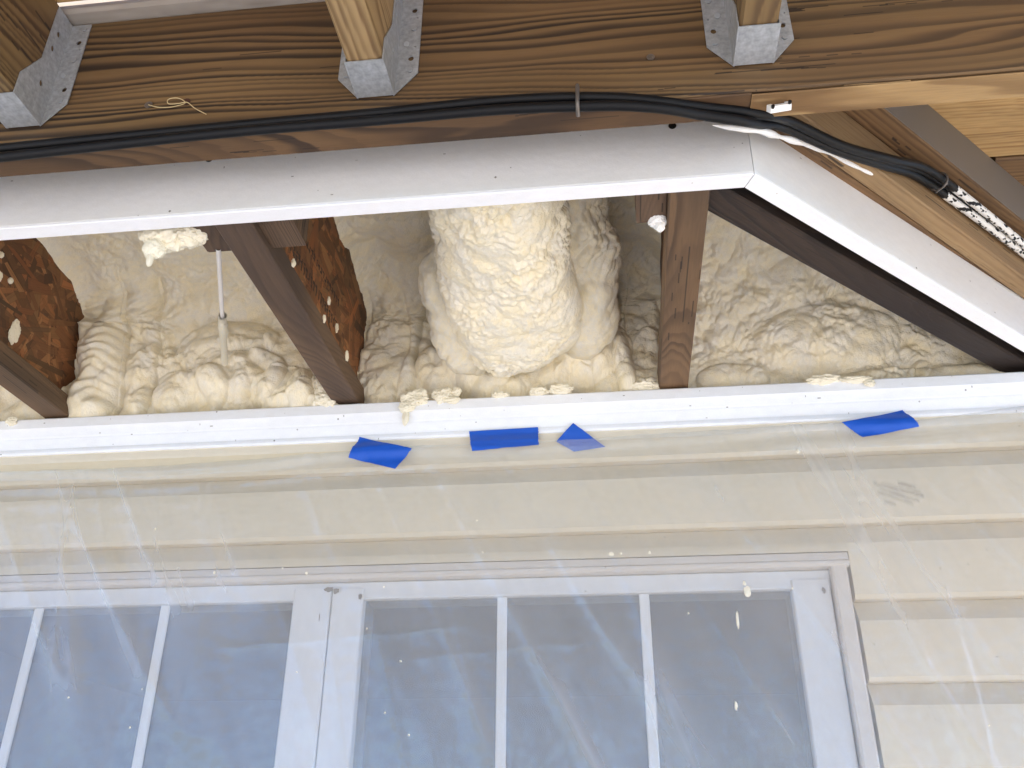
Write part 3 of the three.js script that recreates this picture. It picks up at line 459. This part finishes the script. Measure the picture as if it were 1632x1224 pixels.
// foam-wrapped duct running from the fascia back over the wall
function foamBody(axis, rad, nu, nv, k, amps) {
  const cur = new THREE.CatmullRomCurve3(axis, false, 'centripetal'), pos = [], uv = [], idx = [];
  for (let j = 0; j <= nv; j++) {
    const t = j / nv, c = cur.getPoint(t), tan = cur.getTangent(t), sideV = V(0, 1, 0).cross(tan).normalize(), upV = tan.clone().cross(sideV).normalize();
    for (let i = 0; i <= nu; i++) {
      const a = i / nu * Math.PI * 2, dir = sideV.clone().multiplyScalar(Math.cos(a)).addScaledVector(upV, Math.sin(a)), r = rad(t, a);
      const p0 = c.clone().addScaledVector(dir, r), d = foamDisp(p0, k), h = r > 1e-4 ? (amps[0] * d.big + amps[1] * d.mid + amps[2] * d.fine + amps[3] * d.tiny) * Math.min(1, r / 0.03) : 0;
      p0.addScaledVector(dir, h); pos.push(p0.x, p0.y, p0.z); uv.push(a * 0.15 + k, t * 0.8);
      if (i < nu && j < nv) { const q = j * (nu + 1) + i; idx.push(q, q + nu + 1, q + nu + 2, q, q + nu + 2, q + 1); }
    }
  }
  const g = new THREE.BufferGeometry(); g.setAttribute('position', new THREE.Float32BufferAttribute(pos, 3)); g.setAttribute('uv', new THREE.Float32BufferAttribute(uv, 2)); g.setIndex(idx); g.computeVertexNormals(); return g;
}
{
  const d = thing('foam_wrapped_duct', 'big bulging foam-wrapped duct hanging in the middle of the soffit', 'duct');
  mesh('duct_foam', foamBody([V(-0.140, 2.362, 0.515), V(-0.143, 2.356, 0.36), V(-0.146, 2.350, 0.2), V(-0.146, 2.348, 0.08), V(-0.145, 2.345, -0.02)], (t, a) => (0.092 + 0.012 * sstep(0.2, 0.7, t)) * Math.sqrt(Math.max(0, 1 - Math.max(0, (t - 0.66) / 0.34) ** 2.4)) * (1 + 0.05 * Math.sin(3 * a + 5 * t)) , 560, 460, 7, [0.018, 0.012, 0.0078, 0.0009]), foamMat, d);
  mesh('side_roll', foamBody([V(-0.052, 2.46, 0.33), V(-0.036, 2.42, 0.22), V(-0.030, 2.375, 0.12), V(-0.042, 2.335, 0.04), V(-0.07, 2.31, 0.0)], (t) => 0.046 * Math.sqrt(Math.max(0, 1 - (2 * t - 1) ** 4)), 160, 200, 8, [0.024, 0.013, 0.006, 0.0006]), foamMat, d);
  mesh('side_roll', foamBody([V(-0.256, 2.40, 0.22), V(-0.264, 2.36, 0.16), V(-0.262, 2.325, 0.10), V(-0.246, 2.30, 0.05), V(-0.21, 2.28, 0.01)], (t) => 0.028 * Math.sqrt(Math.max(0, 1 - (2 * t - 1) ** 4)), 150, 200, 9, [0.024, 0.013, 0.006, 0.0006]), foamMat, d);
}
{ // caulk bead smeared where the cables cross the corner
  const c = new THREE.CatmullRomCurve3([V(0.12, 2.2405, 0.607), V(0.15, 2.2385, 0.6), V(0.175, 2.246, 0.585), V(0.205, 2.268, 0.548), V(0.24, 2.287, 0.512), V(0.285, 2.3, 0.47), V(0.335, 2.3, 0.432)]);
  const g = foamBody(c.getSpacedPoints(14), (t) => 0.0026 * Math.sqrt(Math.max(0, 1 - (2 * t - 1) ** 8)) * (0.75 + 0.5 * Math.abs(Math.sin(t * 17))), 14, 260, 15, [0.03, 0.03, 0.02, 0]);
  tag(mesh('caulk_bead', g, whitePlastic), 'ragged white caulk bead under the cables at the fascia corner', 'caulk');
}

// loose dabs, drips and squeeze-out
function clump(name, label, parts, k, mat = freshFoam, parent = scene) {
  const gs = parts.map(([x, y, z, rx, ry, rz, amp = 0.35]) => {
    const g = new THREE.IcosahedronGeometry(1, 24), p = g.attributes.position;
    for (let i = 0; i < p.count; i++) { const v = V(p.getX(i), p.getY(i), p.getZ(i)), n = 1 + amp * 0.9 * noise(v.x * 1.5 + k, v.y * 1.5 + x * 40, v.z * 1.5) + amp * 0.5 * noise(v.x * 3.6 + k, v.y * 3.6, v.z * 3.6 + x * 30) + amp * 0.3 * noise(v.x * 8, v.y * 8 + k, v.z * 8); p.setXYZ(i, x + v.x * rx * n, y + v.y * ry * n, z + v.z * rz * n); }
    g.deleteAttribute('normal'); g.deleteAttribute('uv'); return g;
  });
  const merged = mergeVertices(mergeGeometries(gs), 1e-6); merged.computeVertexNormals(); const m = mesh(name, merged, mat, parent); if (parent === scene) tag(m, label, 'foam'); return m;
}
clump('foam_drip', 'glossy cream foam drip hanging from the fascia edge at upper left', [[-0.545, 2.242, 0.492, 0.03, 0.028, 0.02, 0.3], [-0.517, 2.238, 0.49, 0.022, 0.018, 0.018, 0.3], [-0.552, 2.215, 0.498, 0.014, 0.018, 0.01, 0.2], [-0.5535, 2.196, 0.5, 0.004, 0.013, 0.004, 0.1]], 3);
clump('foam_dab', 'white foam dab drooping from the square dark block', [[0.066, 2.2335, 0.455, 0.011, 0.008, 0.010, 0.3], [0.068, 2.225, 0.456, 0.006, 0.007, 0.006, 0.2]], 5, whitePlastic);
clump('foam_squeeze', 'curled foam clump with a drip over the moulding, left of the duct', [[-0.326, 2.222, 0.035, 0.022, 0.015, 0.012], [-0.337, 2.205, 0.040, 0.013, 0.010, 0.006], [-0.338, 2.188, 0.0385, 0.006, 0.015, 0.004, 0.2]], 6);
clump('foam_squeeze', 'knobbly foam clump on the moulding edge below the duct\'s left side', [[-0.278, 2.226, 0.034, 0.019, 0.014, 0.011], [-0.256, 2.231, 0.035, 0.008, 0.008, 0.007], [-0.262, 2.214, 0.039, 0.013, 0.006, 0.005]], 7);
clump('foam_squeeze', 'low foam crumb on the moulding edge below the duct', [[-0.182, 2.222, 0.032, 0.014, 0.006, 0.008]], 8);
clump('foam_squeeze', 'two-part foam crumb on the moulding edge below the duct\'s right side', [[-0.119, 2.225, 0.032, 0.016, 0.009, 0.009], [-0.082, 2.2275, 0.032, 0.019, 0.010, 0.009]], 9);
clump('foam_squeeze', 'thin foam curl spilling over the moulding under the triangular bay', [[0.335, 2.221, 0.034, 0.026, 0.008, 0.009], [0.382, 2.217, 0.038, 0.022, 0.006, 0.006], [0.402, 2.209, 0.0395, 0.008, 0.006, 0.004]], 10);
clump('foam_squeeze', 'small foam drop on the moulding at the far left edge', [[-1.041, 2.216, 0.036, 0.010, 0.008, 0.007]], 11);
clump('foam_squeeze', 'bright white foam wedge against the lower end of the stamped joist', [[-0.482, 2.238, 0.022, 0.024, 0.026, 0.02], [-0.502, 2.262, 0.012, 0.018, 0.03, 0.02]], 12);
clump('foam_squeeze', 'pale foam wedge at the foot of the reddish joist', [[0.058, 2.231, 0.02, 0.024, 0.014, 0.014]], 13);
// dabs stuck to the strand-board webs
[[[-0.9605, 2.385, 0.29], 0.010], [[-0.9605, 2.362, 0.262], 0.010], [[-0.9605, 2.328, 0.30], 0.011], [[-0.9605, 2.30, 0.19], 0.012], [[-0.9605, 2.372, 0.232], 0.005], [[-0.9605, 2.398, 0.268], 0.005]].forEach(([[x, y, z], r], i) => clump('foam_spatter', ['uppermost large', 'second large', 'leftmost', 'lowest, elongated', 'small right-hand', 'small topmost'][i] + ' foam dab stuck on the far left strand-board web', [[x, y, z, 0.004, r * (i === 3 ? 1.7 : 1), r, 0.25]], 20 + i, foamMat));
[[[-0.4395, 2.33, 0.18], 0.006], [[-0.4395, 2.31, 0.13], 0.006], [[-0.421, 2.262, 0.12], 0.007], [[-0.421, 2.259, 0.24], 0.005], [[-0.421, 2.262, 0.38], 0.005]].forEach(([[x, y, z], r], i) => clump('foam_spatter', ['upper dab on the stamped web', 'lower dab on the stamped web', 'nearest-the-wall dab on the stamped joist flange', 'middle dab on the stamped joist flange', 'nearest-the-fascia dab on the stamped joist flange'][i] + ', white foam', [[x, y, z, 0.0025, r * 1.3, r * 0.9, 0.25]], 30 + i, foamMat));
// thin rod from the block into the foam
{
  const t = thing('white_rod', 'thin white rod from the dark block down into the foam, foam-crusted lower half', 'rod');
  const a = V(-0.4905, 2.236, 0.458), b = V(-0.636, 2.272, 0.10), m = a.clone().lerp(b, 0.5);
  mesh('rod', new THREE.TubeGeometry(new THREE.LineCurve3(a, b), 8, 0.0033, 12), new THREE.MeshStandardMaterial({ color: 0xd8d2cc, roughness: 0.4 }), t);
  mesh('foam_crust', foamBody([a.clone().lerp(b, 0.52), a.clone().lerp(b, 0.7), a.clone().lerp(b, 0.85), b], () => 0.0050, 40, 220, 12, [0.006, 0.03, 0.035, 0.004]), foamMat, t);
}

// ---------------------------------------------------------------- plastic sheet and blue tape
const filmTop = (x) => 2.122 + 0.016 * sstep(-0.6, -0.25, x) + 0.006 * sstep(0.1, 0.4, x) + 0.02 * sstep(0.42, 0.66, x) + 0.003 * Math.sin(x * 9);
const CREASES = [[-0.62, 2.0, -0.66, 1.6, 0.0022], [-0.60, 1.82, -0.22, 1.845, 0.0014], [-0.86, 2.09, -0.80, 1.93, 0.003], [-0.95, 2.08, -0.90, 1.96, 0.0024], [-0.03, 2.1, 0.06, 1.7, 0.0028], [0.02, 2.08, 0.12, 1.85, 0.0018], [0.42, 2.1, 0.60, 1.86, 0.003], [0.36, 2.06, 0.47, 1.9, 0.0022], [0.5, 2.11, 0.66, 1.95, 0.0024], [-0.3, 1.8, -0.05, 1.82, 0.0012], [0.1, 2.08, 0.2, 1.95, 0.002], [0.12, 1.86, 0.22, 1.68, 0.0022]];
function filmZ(x, y) {
  const a = x * 0.45 - y * 0.89, b = x * 0.89 + y * 0.45;
  let z = 0.0345 + 0.004 * noise(x * 2.2, y * 2.2, 3) + 0.0018 * noise(b * 16, a * 2.2, 5) + 0.0012 * noise(x * 26, y * 3.5, 8);
  z += 0.0026 * Math.pow(1 - Math.abs(noise(b * 9, a * 1.1, 12)), 12) + 0.0016 * Math.pow(1 - Math.abs(noise(x * 9 + y * 1.5, y * 1.3, 22)), 16);
  for (const [ax, ay, bx, by, h] of CREASES) { const dx = bx - ax, dy = by - ay, L = Math.hypot(dx, dy), t = ((x - ax) * dx + (y - ay) * dy) / (L * L); if (t < -0.1 || t > 1.1) continue; const d = ((x - ax) * dy - (y - ay) * dx) / L + 0.004 * noise(t * 5, ax * 9, 2); if (Math.abs(d) < 0.02) z += h * sstep(-0.1, 0.15, t) * (1 - sstep(0.85, 1.1, t)) * 0.7 * Math.exp(-Math.abs(d) / 0.0055); }
  z += 0.0004 * noise(x * 60, y * 60, 4) + 0.0022 * Math.sin((filmTop(x) - y) * 210 + 2 * noise(x * 3, 1, 1)) * Math.exp(-(filmTop(x) - y) * 26);
  return z;
}
{
  const nx = 900, ny = 380, g = new THREE.PlaneGeometry(1, 1, nx, ny), p = g.attributes.position;
  for (let i = 0; i < p.count; i++) { const x = lerp(-1.3, 1.0, p.getX(i) + 0.5), y = lerp(1.2, filmTop(x), p.getY(i) + 0.5); p.setXYZ(i, x, y, filmZ(x, y)); }
  g.computeVertexNormals();
  const haze = dataTex(2048, 1024, (u, v) => {
    const x = lerp(-1.3, 1.0, u), y = lerp(1.2, 2.135, v), a = x * 0.45 - y * 0.89, b = x * 0.89 + y * 0.45;
const m = clamp(0.5 + 1.6 * noise(x * 2.6, y * 2.6, 9));
    const ray = Math.pow(1 - Math.abs(noise(b * 9, a * 1.1, 12)), 8) + 0.5 * Math.pow(1 - Math.abs(noise(x * 9 + y * 1.5, y * 1.3, 22)), 14) + 0.4 * Math.pow(1 - Math.abs(noise(b * 30, a * 3, 31)), 12);
    const q = 213 - 20 * ray * m - 9 * noise(x * 3, y * 3, 6) - 7 * noise(b * 60, a * 7, 7); return [q, q, q];
  }, { srgb: false });
  const film = new THREE.MeshPhysicalMaterial({ color: 0xf4f5f6, transmission: 1, transmissionMap: haze, thickness: 0, roughness: 0.16, ior: 1.5 });
  const sheet = tag(mesh('plastic_sheet', g, film), 'wrinkled clear plastic sheet taped over the siding and window', 'plastic sheet');
  const R = rng(77);
  const specks = [[0.179, 1.886, 0.0045, 0.0075], [0.176, 1.898, 0.0025, 0.003], [0.161, 1.846, 0.0018, 0.011], [0.147, 1.731, 0.002, 0.005], [-0.012, 1.947, 0.004, 0.0025], [0.002, 1.947, 0.0018, 0.0018], [0.044, 1.948, 0.002, 0.002], [-0.322, 1.797, 0.0015, 0.0012], [0.278, 2.099, 0.0025, 0.003], [-0.625, 1.935, 0.002, 0.002], [-0.478, 1.931, 0.002, 0.002]];
  for (let k = 0; k < 16; k++) specks.push([-0.9 + R() * 1.4, 1.68 + R() * 0.4, 0.0007 + R() * 0.0009, 0.0007 + R() * 0.0012]);
  specks.forEach(([x, y, rx, ry], i) => { let c = new THREE.IcosahedronGeometry(1, 5); c.deleteAttribute('normal'); c.deleteAttribute('uv'); c = mergeVertices(c, 1e-4); const q = c.attributes.position; for (let j = 0; j < q.count; j++) { const n = 1 + 0.5 * noise(q.getX(j) * 1.5 + i, q.getY(j) * 1.5, q.getZ(j) * 1.5); q.setXYZ(j, x + q.getX(j) * rx * n, y + q.getY(j) * ry * n, filmZ(x, y) + 0.0006 + q.getZ(j) * 0.0011 * n); } c.computeVertexNormals(); mesh('foam_speck', c, freshFoam, sheet); });
}
{
  const blue = new THREE.MeshStandardMaterial({ color: 0x1458c4, roughness: 0.55, bumpMap: dataTex(128, 128, (u, v) => { const q = 128 + 80 * noise(u * 40, v * 6, 1) + 40 * noise(u * 70, v * 70, 2); return [q, q, q]; }, { srgb: false, rep: [20, 20] }), bumpScale: 0.0002 });
  const tapes = [
    ['leftmost piece of blue tape, tilted down to the right', [[-0.429, 2.120], [-0.350, 2.097], [-0.324, 2.130], [-0.417, 2.161]], 1],
    ['level rectangular piece of blue tape, second from the left', [[-0.226, 2.122], [-0.119, 2.128], [-0.121, 2.164], [-0.234, 2.162]], 1],
    ['small diamond piece of blue tape, its lower half under the plastic', [[-0.064, 2.120], [-0.014, 2.126], [-0.064, 2.169], [-0.092, 2.139]], 0],
    ['rightmost piece of blue tape, tilted up to the right', [[0.378, 2.119], [0.463, 2.132], [0.447, 2.166], [0.349, 2.143]], 1],
  ];
  tapes.forEach(([lab, c, front], ti) => {
    const n = 22, pos = [], idx = [];
    for (let side = 0; side < 2; side++) for (let j = 0; j <= n; j++) for (let i = 0; i <= n; i++) {
      let u = i / n, v = j / n; const jag = (i === 0 || i === n) ? 0.012 * noise(v * 16, ti * 3, i) : 0; u += jag;
      const x = lerp(lerp(c[0][0], c[1][0], u), lerp(c[3][0], c[2][0], u), v), y = lerp(lerp(c[0][1], c[1][1], u), lerp(c[3][1], c[2][1], u), v);
      const ft = filmTop(x), over = sstep(ft + 0.001, ft + 0.022, y), zb = front ? lerp(filmZ(x, Math.min(y, filmTop(x))) + 0.0012, 0.0258, over) : lerp(0.0225, 0.0252, over);
      pos.push(x, y, zb + 0.0007 * noise(u * 4, v * 3, ti * 5) + (side ? 0.0004 : 0));
      if (i < n && j < n) { const q = side * (n + 1) ** 2 + j * (n + 1) + i, t = side ? [q, q + 1, q + n + 2, q, q + n + 2, q + n + 1] : [q, q + n + 2, q + 1, q, q + n + 1, q + n + 2]; idx.push(...t); }
    }
    const g = new THREE.BufferGeometry(); g.setAttribute('position', new THREE.Float32BufferAttribute(pos, 3)); g.setAttribute('uv', new THREE.Float32BufferAttribute(pos.flatMap((_, i) => i % 3 === 2 ? [] : [pos[i]]), 2)); g.setIndex(idx); g.computeVertexNormals();
    tag(mesh('masking_tape', g, blue), lab, 'tape', 'blue tape holding up the plastic');
  });
}

renderer.render(scene, camera);
